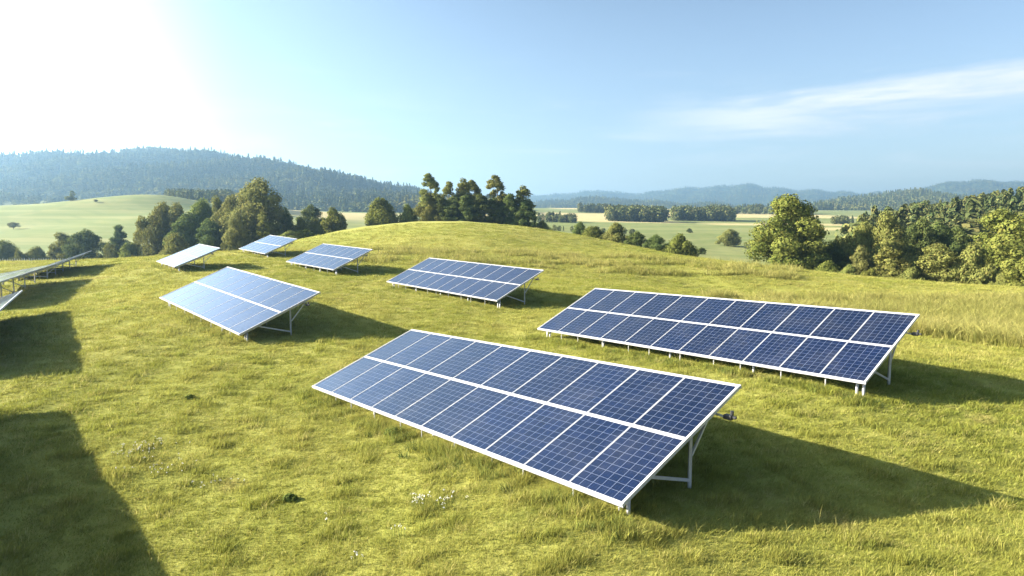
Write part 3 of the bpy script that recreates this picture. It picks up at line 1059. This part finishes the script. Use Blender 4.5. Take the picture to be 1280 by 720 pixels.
# ------------------------------------------------------------------ scattered stuff through geometry nodes
def scatter(name, pts, rot, scl, idx, protos, label, cat=None):
    """one object: a cloud of points that carries small plants"""
    coll = bpy.data.collections.new(name + '_kinds')
    for k, me in enumerate(protos):
        coll.objects.link(bpy.data.objects.new('%s_kind_%02d' % (name, k), me))
    me = bpy.data.meshes.new(name)
    me.vertices.add(len(pts))
    me.vertices.foreach_set('co', np.asarray(pts, np.float32).ravel())
    a = me.attributes.new('rot', 'FLOAT_VECTOR', 'POINT'); a.data.foreach_set('vector', np.asarray(rot, np.float32).ravel())
    a = me.attributes.new('scl', 'FLOAT_VECTOR', 'POINT'); a.data.foreach_set('vector', np.asarray(scl, np.float32).ravel())
    a = me.attributes.new('idx', 'INT', 'POINT'); a.data.foreach_set('value', np.asarray(idx, np.int32))
    o = link(name, me)
    tag(o, label, kind='stuff')
    g = bpy.data.node_groups.new(name + '_nodes', 'GeometryNodeTree')
    g.interface.new_socket('Geometry', in_out='INPUT', socket_type='NodeSocketGeometry')
    g.interface.new_socket('Geometry', in_out='OUTPUT', socket_type='NodeSocketGeometry')
    N = g.nodes
    gi, go = N.new('NodeGroupInput'), N.new('NodeGroupOutput')
    ip = N.new('GeometryNodeInstanceOnPoints')
    ci = N.new('GeometryNodeCollectionInfo')
    ci.inputs['Collection'].default_value = coll
    ci.inputs['Separate Children'].default_value = True
    ci.inputs['Reset Children'].default_value = True

    def attr(nm, ty):
        nd = N.new('GeometryNodeInputNamedAttribute')
        nd.data_type = ty
        nd.inputs['Name'].default_value = nm
        return nd.outputs['Attribute']
    ip.inputs['Pick Instance'].default_value = True
    g.links.new(gi.outputs[0], ip.inputs['Points'])
    g.links.new(ci.outputs[0], ip.inputs['Instance'])
    g.links.new(attr('idx', 'INT'), ip.inputs['Instance Index'])
    g.links.new(attr('rot', 'FLOAT_VECTOR'), ip.inputs['Rotation'])
    g.links.new(attr('scl', 'FLOAT_VECTOR'), ip.inputs['Scale'])
    g.links.new(ip.outputs[0], go.inputs[0])
    md = o.modifiers.new('scatter', 'NODES')
    md.node_group = g
    return o


# forest on the hills: a few light tree shapes, thousands of copies
def light_tree(kind, seed):
    r_ = np.random.default_rng(seed)
    if kind == 'conifer':
        k = 150
        t = r_.uniform(.06, 1, k) ** .8
        a = r_.uniform(0, 6.28, k)
        R = .20 * (1 - t) ** .85 + .012
        R = R * r_.uniform(.55, 1.05, k)
        c = np.stack([R * np.cos(a), R * np.sin(a), t], 1)
        nn = np.stack([np.cos(a), np.sin(a), r_.uniform(.1, .9, k)], 1) + .3 * r_.normal(size=(k, 3))
        sz = .055
    else:
        k = 170
        d = r_.normal(size=(k, 3)); d /= np.linalg.norm(d, axis=1, keepdims=True)
        lump = 1 + .22 * np.sin(d[:, 0] * 4 + seed) * np.sin(d[:, 1] * 5) + .12 * np.sin(d[:, 2] * 6)
        c = d * lump[:, None] * np.array([.30, .30, .44]) * r_.uniform(.8, 1.05, (k, 1)) + np.array([0, 0, .53])
        nn = d + .45 * r_.normal(size=(k, 3))
        sz = .075
    nn /= np.linalg.norm(nn, axis=1, keepdims=True)
    V, F = leaf_quads(c, nn, sz, r_)
    me = mesh_np('light_tree', V, F, [L_FOREST])
    at_ = me.attributes.new('tone', 'FLOAT', 'FACE')
    at_.data.foreach_set('value', np.clip(r_.normal(.5 if kind != 'conifer' else .25, .22, k), 0, 1).astype(np.float32))
    return me


LIGHT = [light_tree('conifer', 31), light_tree('conifer', 32), light_tree('conifer', 33), light_tree('round', 34), light_tree('round', 35), light_tree('round', 36)]


def forest_on(name, G, n, h0, h1, conifer, label, vmax=1.1, seed=0):
    """plants n trees on a hill grid G (rows from front to back)"""
    r_ = np.random.default_rng(seed)
    nv, nu, _ = G.shape
    lim = int(nv * vmax / 2.0)
    iv = r_.uniform(0, min(lim, nv - 2), n); iu = r_.uniform(0, nu - 1.001, n)
    a, b = iv.astype(int), iu.astype(int)
    fa, fb = (iv - a)[:, None], (iu - b)[:, None]
    p = (G[a, b] * (1 - fb) + G[a, b + 1] * fb) * (1 - fa) + (G[a + 1, b] * (1 - fb) + G[a + 1, b + 1] * fb) * fa
    h = r_.uniform(h0, h1, n)
    w = h * r_.uniform(.85, 1.35, n)
    patch = np.sin(p[:, 0] / 70 + seed) * np.sin(p[:, 1] / 55 + seed * 2) + .5 * np.sin(p[:, 0] / 29)
    con = (r_.uniform(size=n) + .28 * patch) < conifer
    idx = np.where(con, r_.integers(0, 3, n), r_.integers(3, 6, n))
    h = np.where(con, h * 1.12, h * .85)
    p[:, 2] -= .6
    rot = np.stack([r_.normal(0, .03, n), r_.normal(0, .03, n), r_.uniform(0, 6.28, n)], 1)
    return scatter(name, p, rot, np.stack([w, w, h], 1), idx, LIGHT, label)


forest_on('forest', HA, 19000, 9, 14.5, .48, 'dark mixed forest covering the long hill at the left', 1.12, 1)
forest_on('forest', HB, 6000, 12, 18, .55, 'hazy forest on the low hill at the right', 1.15, 2)
forest_on('forest', HC, 7000, 9, 14, .5, 'blue hazy forest on the low ridge in the middle distance', 1.15, 3)
forest_on('forest', HD, 9000, 9, 13, .5, 'blue faded forest on the farthest ridge', 1.1, 4)
forest_on('forest', HE, 8000, 9, 13, .5, 'blue faded forest on the far peak at the right', 1.1, 5)


def wood(name, pts, h0, h1, conifer, label, seed):
    """a wood that reads as one mass; pts are (x, y)"""
    r_ = np.random.default_rng(seed)
    pts = np.asarray(pts)
    n = len(pts)
    z = terrain(pts[:, 0], pts[:, 1]) - .3
    h = r_.uniform(h0, h1, n)
    w = h * r_.uniform(.8, 1.25, n)
    con = r_.uniform(size=n) < conifer
    idx = np.where(con, r_.integers(0, 3, n), r_.integers(3, 6, n))
    rot = np.stack([r_.normal(0, .03, n), r_.normal(0, .03, n), r_.uniform(0, 6.28, n)], 1)
    return scatter(name, np.column_stack([pts, z]), rot, np.stack([w, w, h], 1), idx, LIGHT, label)


def strip(px0, px1, d0, d1, n, seed):
    r_ = np.random.default_rng(seed)
    d = r_.uniform(d0, d1, n)
    px = r_.uniform(px0, px1, n)
    return np.column_stack([(px - 640) / FPX * d / math.cos(PITCH), d])


wood('copse', strip(759, 828, 415, 445, 150, 41), 8.5, 11.5, .25, 'rectangular copse standing in the pale fields right of the grove', 41)
wood('copse', strip(838, 912, 465, 500, 150, 42), 9, 11.5, .35, 'second copse, farther off and left of the big right hand tree', 42)
wood('hedgerow', strip(668, 722, 370, 385, 40, 43), 3.5, 6.5, .4, 'hazy hedge line across the field right of the grove', 43)
wood('hedgerow', strip(722, 760, 640, 665, 50, 44), 7, 10, .4, 'distant dark hedge left of the rectangular copse', 44)
wood('hedgerow', strip(880, 1010, 700, 760, 130, 45), 7, 12, .4, 'distant hazy tree line under the blue hills', 45)
wood('hedgerow', strip(1036, 1062, 430, 445, 30, 46), 4, 6.5, .3, 'small dark hedge in the fields right of the big tree', 46)
wood('hedgerow', strip(930, 1010, 205, 209, 26, 50), 1.6, 3.2, .1, 'low hedge crossing the near pasture behind the big right hand tree', 50)
wood('hedgerow', strip(690, 790, 255, 259, 40, 51), 1.4, 3.0, .1, 'low hedge across the pasture behind the row of round bushes', 51)
wood('hedgerow', strip(366, 530, 640, 700, 260, 47), 9, 14, .4, 'hazy tree line at the foot of the long forested hill', 47)
wood('hedgerow', strip(215, 340, 330, 380, 120, 48), 6, 10, .3, 'tree line along the crest behind the dense wood', 48)
wood('hedgerow', strip(-120, 90, 520, 600, 120, 49), 5, 9, .3, 'faint tree line behind the pale hillside at the left', 49)


# wooded slope at the right, rising out of the picture
def slope_wood():
    V = []
    us = np.linspace(1070, 1640, 90)
    top = np.interp(us, (1070, 1110, 1150, 1210, 1280, 1400, 1640), (306, 298, 290, 282, 269, 256, 250))
    for v in np.linspace(0, 1.5, 36):
        d = 140 + (300 - 140) * v
        for u, t_ in zip(us, top):
            pc = sight(u, t_, 300)
            zb = sight(u, 322, 140)[2]
            x = sight(u, 322, d)[0]
            V.append((x, d, zb + (pc[2] - zb) * math.sin(min(v, 1.5) * math.pi / 2)))
    V = np.array(V).reshape(36, 90, 3)
    i, j = np.meshgrid(np.arange(35), np.arange(89), indexing='ij')
    F = np.stack([i * 90 + j, i * 90 + j + 1, (i + 1) * 90 + j + 1, (i + 1) * 90 + j], -1).reshape(-1, 4)
    tag(link('wooded_hill', mesh_np('wooded_hill', V.reshape(-1, 3), F, [MH], True)), kind='structure')
    forest_on('forest', V, 2600, 7, 11.5, .38, 'mixed wood climbing the slope at the right above the wood edge', 1.3, 6)


slope_wood()


# ------------------------------------------------------------------ grass
def mat_grass(name, a, b, dry, trans=.42):
    m, n, out = new_mat(name)
    pos = n.add('ShaderNodeNewGeometry').outputs['Position']
    oi = n.add('ShaderNodeObjectInfo').outputs['Random']
    f = n.noise(pos, .10, 5, .6, .5)
    g = n.noise(n.mapping(pos, scale=(.6, 1, 1)), .55, 5, .65, .4)
    c = n.mix(n.step(f, .36, .66), (*a, 1), (*b, 1))
    c = n.mix(n.math('MULTIPLY', n.step(g, .54, .74), .35), c, (a[0] * .55, a[1] * .72, a[2] * .8, 1))
    dd = n.math('MULTIPLY', n.step(n.noise(pos, .33, 6, .7), .58, .73), .65)
    c = n.mix(dd, c, (*dry, 1))
    c = n.mix(n.math('MULTIPLY', n.step(oi, .84, .97), .5), c, (*dry, 1))
    hsv = n.add('ShaderNodeHueSaturation')
    n.put(hsv.inputs['Value'], n.math('ADD', .72, n.math('MULTIPLY', oi, .5)))
    n.put(hsv.inputs['Hue'], n.math('ADD', .49, n.math('MULTIPLY', n.math('FRACT', n.math('MULTIPLY', oi, 7.7)), .022)))
    n.link(c, hsv.inputs['Color'])
    d = n.add('ShaderNodeBsdfDiffuse'); n.link(hsv.outputs[0], d.inputs[0])
    t = n.add('ShaderNodeBsdfTranslucent'); n.link(hsv.outputs[0], t.inputs[0])
    mx = n.add('ShaderNodeMixShader'); mx.inputs[0].default_value = trans
    n.link(d.outputs[0], mx.inputs[1]); n.link(t.outputs[0], mx.inputs[2])
    n.link(mx.outputs[0], out.inputs[0])
    return m


M_GRASS = mat_grass('meadow_grass', (.238, .256, .050), (.335, .325, .082), (.40, .34, .15))
M_STRAW = mat_grass('straw_grass', (.275, .270, .075), (.34, .32, .10), (.42, .37, .16))
M_WEED = mat_grass('weed_leaves', (.11, .15, .04), (.14, .17, .045), (.18, .17, .06))


def tuft(n, h, spread, width, mat, seed, lean=(.35, .1), segs=2):
    r_ = np.random.default_rng(seed)
    V, F = [], []
    for _ in range(n):
        a = r_.uniform(0, 6.28); q = spread * r_.uniform() ** .6
        b = np.array([q * math.cos(a), q * math.sin(a), -.02])
        hh = h * r_.uniform(.45, 1.1)
        out = np.array([math.cos(a), math.sin(a), 0]) * r_.uniform(.05, .5) + np.array([lean[0], lean[1], 0]) * r_.uniform(.2, 1.2) + np.append(r_.normal(0, .2, 2), 0)
        fa = r_.uniform(0, 6.28)
        sd = np.array([math.cos(fa), math.sin(fa), 0]) * width * r_.uniform(.6, 1.2) / 2
        i = len(V)
        for s in range(segs):
            t = s / segs
            p = b + np.array([0, 0, hh * t * (1 - .18 * t)]) + out * hh * t * t
            w = sd * (1 - .45 * t)
            V += [p - w, p + w]
        V.append(b + np.array([0, 0, hh * .82]) + out * hh)
        for s in range(segs - 1):
            F.append((i + 2 * s, i + 2 * s + 1, i + 2 * s + 3, i + 2 * s + 2))
        F.append((i + 2 * segs - 2, i + 2 * segs - 1, i + 2 * segs))
    me = bpy.data.meshes.new('tuft')
    me.from_pydata([tuple(v) for v in V], [], F)
    me.materials.append(mat)
    me.update()
    return me


def vnoise(x, y, s, seed):
    """cheap smooth 2-D noise from rotated sines, about -1..1"""
    r_ = np.random.default_rng(seed)
    o = 0
    for k in range(6):
        a = r_.uniform(0, 6.28); f_ = (1 + .45 * k) / s
        o = o + np.sin((x * math.cos(a) + y * math.sin(a)) * f_ * 6.28 + r_.uniform(0, 6.28)) / (1 + .35 * k)
    return o / 2.6


def meadow():
    n = 165000
    r_ = np.random.default_rng(77)
    # density falls with distance while tufts grow a little
    u = r_.uniform(0, 1, n)
    r0, r1, p = 3.2, 92.0, .42
    R = (r0 ** p + u * (r1 ** p - r0 ** p)) ** (1 / p)
    th = r_.uniform(RAD(-49), RAD(49), n)
    x, y = R * np.sin(th), R * np.cos(th)
    # keep to the near side of the brow
    px = 640 + FPX * np.tan(th) * math.cos(PITCH)
    brow = np.interp(px, (-250, 0, 200, 290, 370, 420, 470, 540, 620, 700, 760, 830, 900, 960, 1050, 1150, 1280, 1500),
                     (72, 76, 76, 82, 90, 98, 106, 110, 108, 102, 96, 88, 80, 75, 70, 66, 63, 60))
    k = y < brow * 1.03
    x, y, R = x[k], y[k], R[k]
    n = len(x)
    z = terrain(x, y)
    cl = vnoise(x, y, 1.5, 1) + .7 * vnoise(x, y, .55, 2)
    big = vnoise(x, y, 9, 3)
    h = (.95 + .24 * np.clip(cl, -1.4, 1.6) + .12 * big) * r_.uniform(.75, 1.25, n)
    h = np.clip(h, .35, 2.0)
    w = np.clip((R / 9.0) ** .62, .8, 3.6)
    hs = h * np.clip((R / 9.0) ** .20, .85, 1.35)
    idx = np.where(cl > .75, r_.integers(6, 8, n), r_.integers(0, 6, n))
    rot = np.stack([r_.normal(0, .08, n), r_.normal(0, .08, n), r_.normal(0, .8, n)], 1)
    protos = [tuft(26, .088, .14, .0095, M_GRASS, 50 + i, (.55, .15)) for i in range(6)] + [tuft(30, .15, .13, .0100, M_GRASS, 60 + i, (.4, .1)) for i in range(2)]
    protos.append(tuft(5, .30, .14, .007, M_STRAW, 66, (.12, .03), 3))
    idx = np.where(r_.uniform(size=n) < .022, 8, idx)
    scatter('meadow_grass', np.column_stack([x, y, z - .01]), rot, np.stack([w, w, hs], 1), idx, protos, 'short yellow green grass all over the near meadow')


meadow()


def tall_grass():
    """straw coloured tall grass: the belt behind the right hand array and the dry fringe at the foot of the hill"""
    r_ = np.random.default_rng(78)
    P_ = []
    n = 60000
    d = r_.uniform(19, 46, n); px = r_.uniform(880, 1420, n)
    x = (px - 640) / FPX * d / math.cos(PITCH)
    m = (vnoise(x, d, 6, 5) + .6 * vnoise(x * .5, d, 2, 6) + 1.0 * np.clip((px - 1000) / 250, -1, 1)) > .15
    m &= (d > 27 - (px - 1150) * .02) & (d < 44)
    P_.append(np.column_stack([x, d])[m])
    n = 9000
    d = r_.uniform(52, 64, n); px = r_.uniform(420, 1000, n)
    x = (px - 640) / FPX * d / math.cos(PITCH)
    m = (vnoise(x, d, 8, 7) + .5 * vnoise(x, d, 2.5, 8)) > .1
    P_.append(np.column_stack([x, d])[m])
    P_ = np.vstack(P_)
    n = len(P_)
    z = terrain(P_[:, 0], P_[:, 1])
    s = r_.uniform(.7, 1.25, n)
    protos = [tuft(13, .78, .22, .020, M_STRAW, 80 + i, (.12, .03)) for i in range(3)] + [tuft(16, .42, .22, .016, M_GRASS, 84 + i, (.12, .03)) for i in range(2)]
    rot = np.stack([r_.normal(0, .06, n), r_.normal(0, .06, n), r_.uniform(0, 6.28, n)], 1)
    scatter('tall_grass', np.column_stack([P_, z - .02]), rot, np.stack([s * 1.2, s * 1.2, s], 1), r_.integers(0, 5, n), protos, 'tall straw coloured grass in a belt behind the right hand array')


tall_grass()


def fringe():
    """unmown grass and weeds along the low edges of the arrays"""
    r_ = np.random.default_rng(79)
    P_, S_ = [], []
    for (a, (root, P, base, L, Hh)) in ARR[:9]:
        W = a[4] * PITCH_U
        far = base.length
        n = int(W * (75 if far < 25 else 30))
        u = r_.uniform(-W / 2 - .4, W / 2 + .3, n)
        s = np.abs(r_.normal(0, .30, n)) * -1 + .12
        keep = vnoise(u + a[0][0], s * .3, 2.2, 9) > -.45
        for uu, ss in zip(u[keep], s[keep]):
            w = base + L * float(uu) + Hh * float(ss)
            P_.append((w.x, w.y)); S_.append(r_.uniform(.55, 1.15) * (1.0 if ss < -.05 else .75))
    P_, S_ = np.array(P_), np.array(S_)
    n = len(P_)
    z = terrain(P_[:, 0], P_[:, 1])
    protos = [tuft(22, .30, .11, .010, M_GRASS, 90 + i, (.15, .02)) for i in range(3)] + [tuft(18, .26, .10, .016, M_WEED, 94 + i, (.1, 0)) for i in range(2)]
    idx = np.where(r_.uniform(size=n) < .72, r_.integers(0, 3, n), r_.integers(3, 5, n))
    rot = np.stack([r_.normal(0, .1, n), r_.normal(0, .1, n), r_.uniform(0, 6.28, n)], 1)
    scatter('unmown_grass', np.column_stack([P_, z - .02]), rot, np.stack([S_, S_, S_], 1), idx, protos, 'unmown grass and weeds along the low edges of the arrays')


fringe()


# ------------------------------------------------------------------ weeds and wild flowers in the foreground
M_PETAL = mat_paint('white_petals', (.80, .79, .74), .7)


def on_ground(px, py):
    """point of the ground seen at a photo pixel"""
    lo, hi = 2.0, 120.0
    for d in np.geomspace(lo, hi, 260):
        p = sight(px, py, d)
        if p[2] <= ground(p[0], p[1]):
            return Vector((p[0], p[1], ground(p[0], p[1])))
    return Vector((p[0], p[1], ground(p[0], p[1])))


def wild_flowers(px, py, n, w, label):
    r_ = np.random.default_rng(int(px * 7 + py))
    b = on_ground(px, py)
    root = empty('wild_flowers', b)
    tag(root, label, 'flowers', 'white wild flowers in the grass')
    st, pe = MB(), MB()
    for _ in range(n):
        x, y = r_.normal(0, w * 1.35, 2) * np.array([1, .8])
        z0 = ground(b.x + x, b.y + y) - b.z
        h = r_.uniform(.11, .20)
        st.tube([(x, y, z0 - .02), (x + r_.normal(0, .015), y, z0 + h)], .003, 4)
        for k in range(5):
            a, q = r_.uniform(0, 6.28), r_.uniform(0, .022)
            cx, cy_, cz = x + q * math.cos(a), y + q * math.sin(a), z0 + h + r_.uniform(-.012, .014)
            rr = r_.uniform(.004, .009)
            tl = r_.normal(0, .4, 2)
            ring = [(cx + rr * math.cos(t), cy_ + rr * math.sin(t), cz + rr * (tl[0] * math.cos(t) + tl[1] * math.sin(t)) * .8) for t in np.arange(5) * 1.2566]
            pe.raw(ring + [(cx, cy_, cz + .004)], [(i, (i + 1) % 5, 5) for i in range(5)])
    st.build('stem', M_WEED, root)
    pe.build('flower', M_PETAL, root)


wild_flowers(175, 568, 46, .22, 'loose patch of white flowers in the sunlit grass beside the lower left shadow')
wild_flowers(196, 596, 24, .20, 'sparser patch of white flowers just below the loose patch by the shadow')
wild_flowers(530, 638, 24, .10, 'white flower clump in front of the nearest array')
wild_flowers(562, 635, 14, .08, 'smaller white flower clump right of the one in front of the nearest array')
wild_flowers(447, 709, 6, .04, 'few white flowers at the bottom edge of the meadow')
wild_flowers(498, 679, 5, .05, 'few white flowers between the bottom edge and the flower clump')
wild_flowers(409, 660, 3, .03, 'lone white flowers left of the flower clump')
wild_flowers(270, 613, 12, .14, 'thin scatter of white flowers right of the patch by the shadow')


def weed(px, py, size, label):
    r_ = np.random.default_rng(int(px * 3 + py))
    b = on_ground(px, py)
    root = empty('weed_clump', b)
    tag(root, label, 'weeds', 'dark weed clumps in the grass')
    n = 130
    d = r_.normal(size=(n, 3)); d[:, 2] = np.abs(d[:, 2]); d /= np.linalg.norm(d, axis=1, keepdims=True)
    c = d * np.array([1, .8, .75]) * size * r_.uniform(.4, 1, (n, 1))
    V, F = leaf_quads(c + np.array([0, 0, .02]), d, .035, r_)
    link('leaves', mesh_np('leaves', V, F, [M_WEED]), root)
    m_ = MB()
    for k in range(7):
        e = c[k * 9]
        m_.tube([(0, 0, -.03), tuple(e)], .004, 4)
    m_.build('stem', M_WEED, root)


weed(238, 502, .15, 'dark weed clump alone in the grass below the large white array')
weed(363, 626, .13, 'dark round weed clump left of the nearest array')
weed(493, 545, .22, 'dark weed clump by the low edge of the nearest array')
weed(655, 592, .22, 'dark weed clump under the low edge of the nearest array')


# ------------------------------------------------------------------ haze
def haze():
    m = bpy.data.materials.new('haze')
    m.use_nodes = True
    n = NT(m.node_tree); n.n.clear()
    out = n.add('ShaderNodeOutputMaterial')
    v = n.add('ShaderNodeVolumePrincipled')
    v.inputs['Color'].default_value = HAZE_RGB
    v.inputs['Density'].default_value = HAZE_DENSITY
    v.inputs['Anisotropy'].default_value = .5
    n.link(v.outputs[0], out.inputs['Volume'])
    b = MB()
    b.box((0, 3500, 115), (16400, 8600, 300))
    tag(b.build('haze', m), kind='stuff')


HAZE_RGB = (.37, .65, .96, 1)
HAZE_DENSITY = .00032
haze()
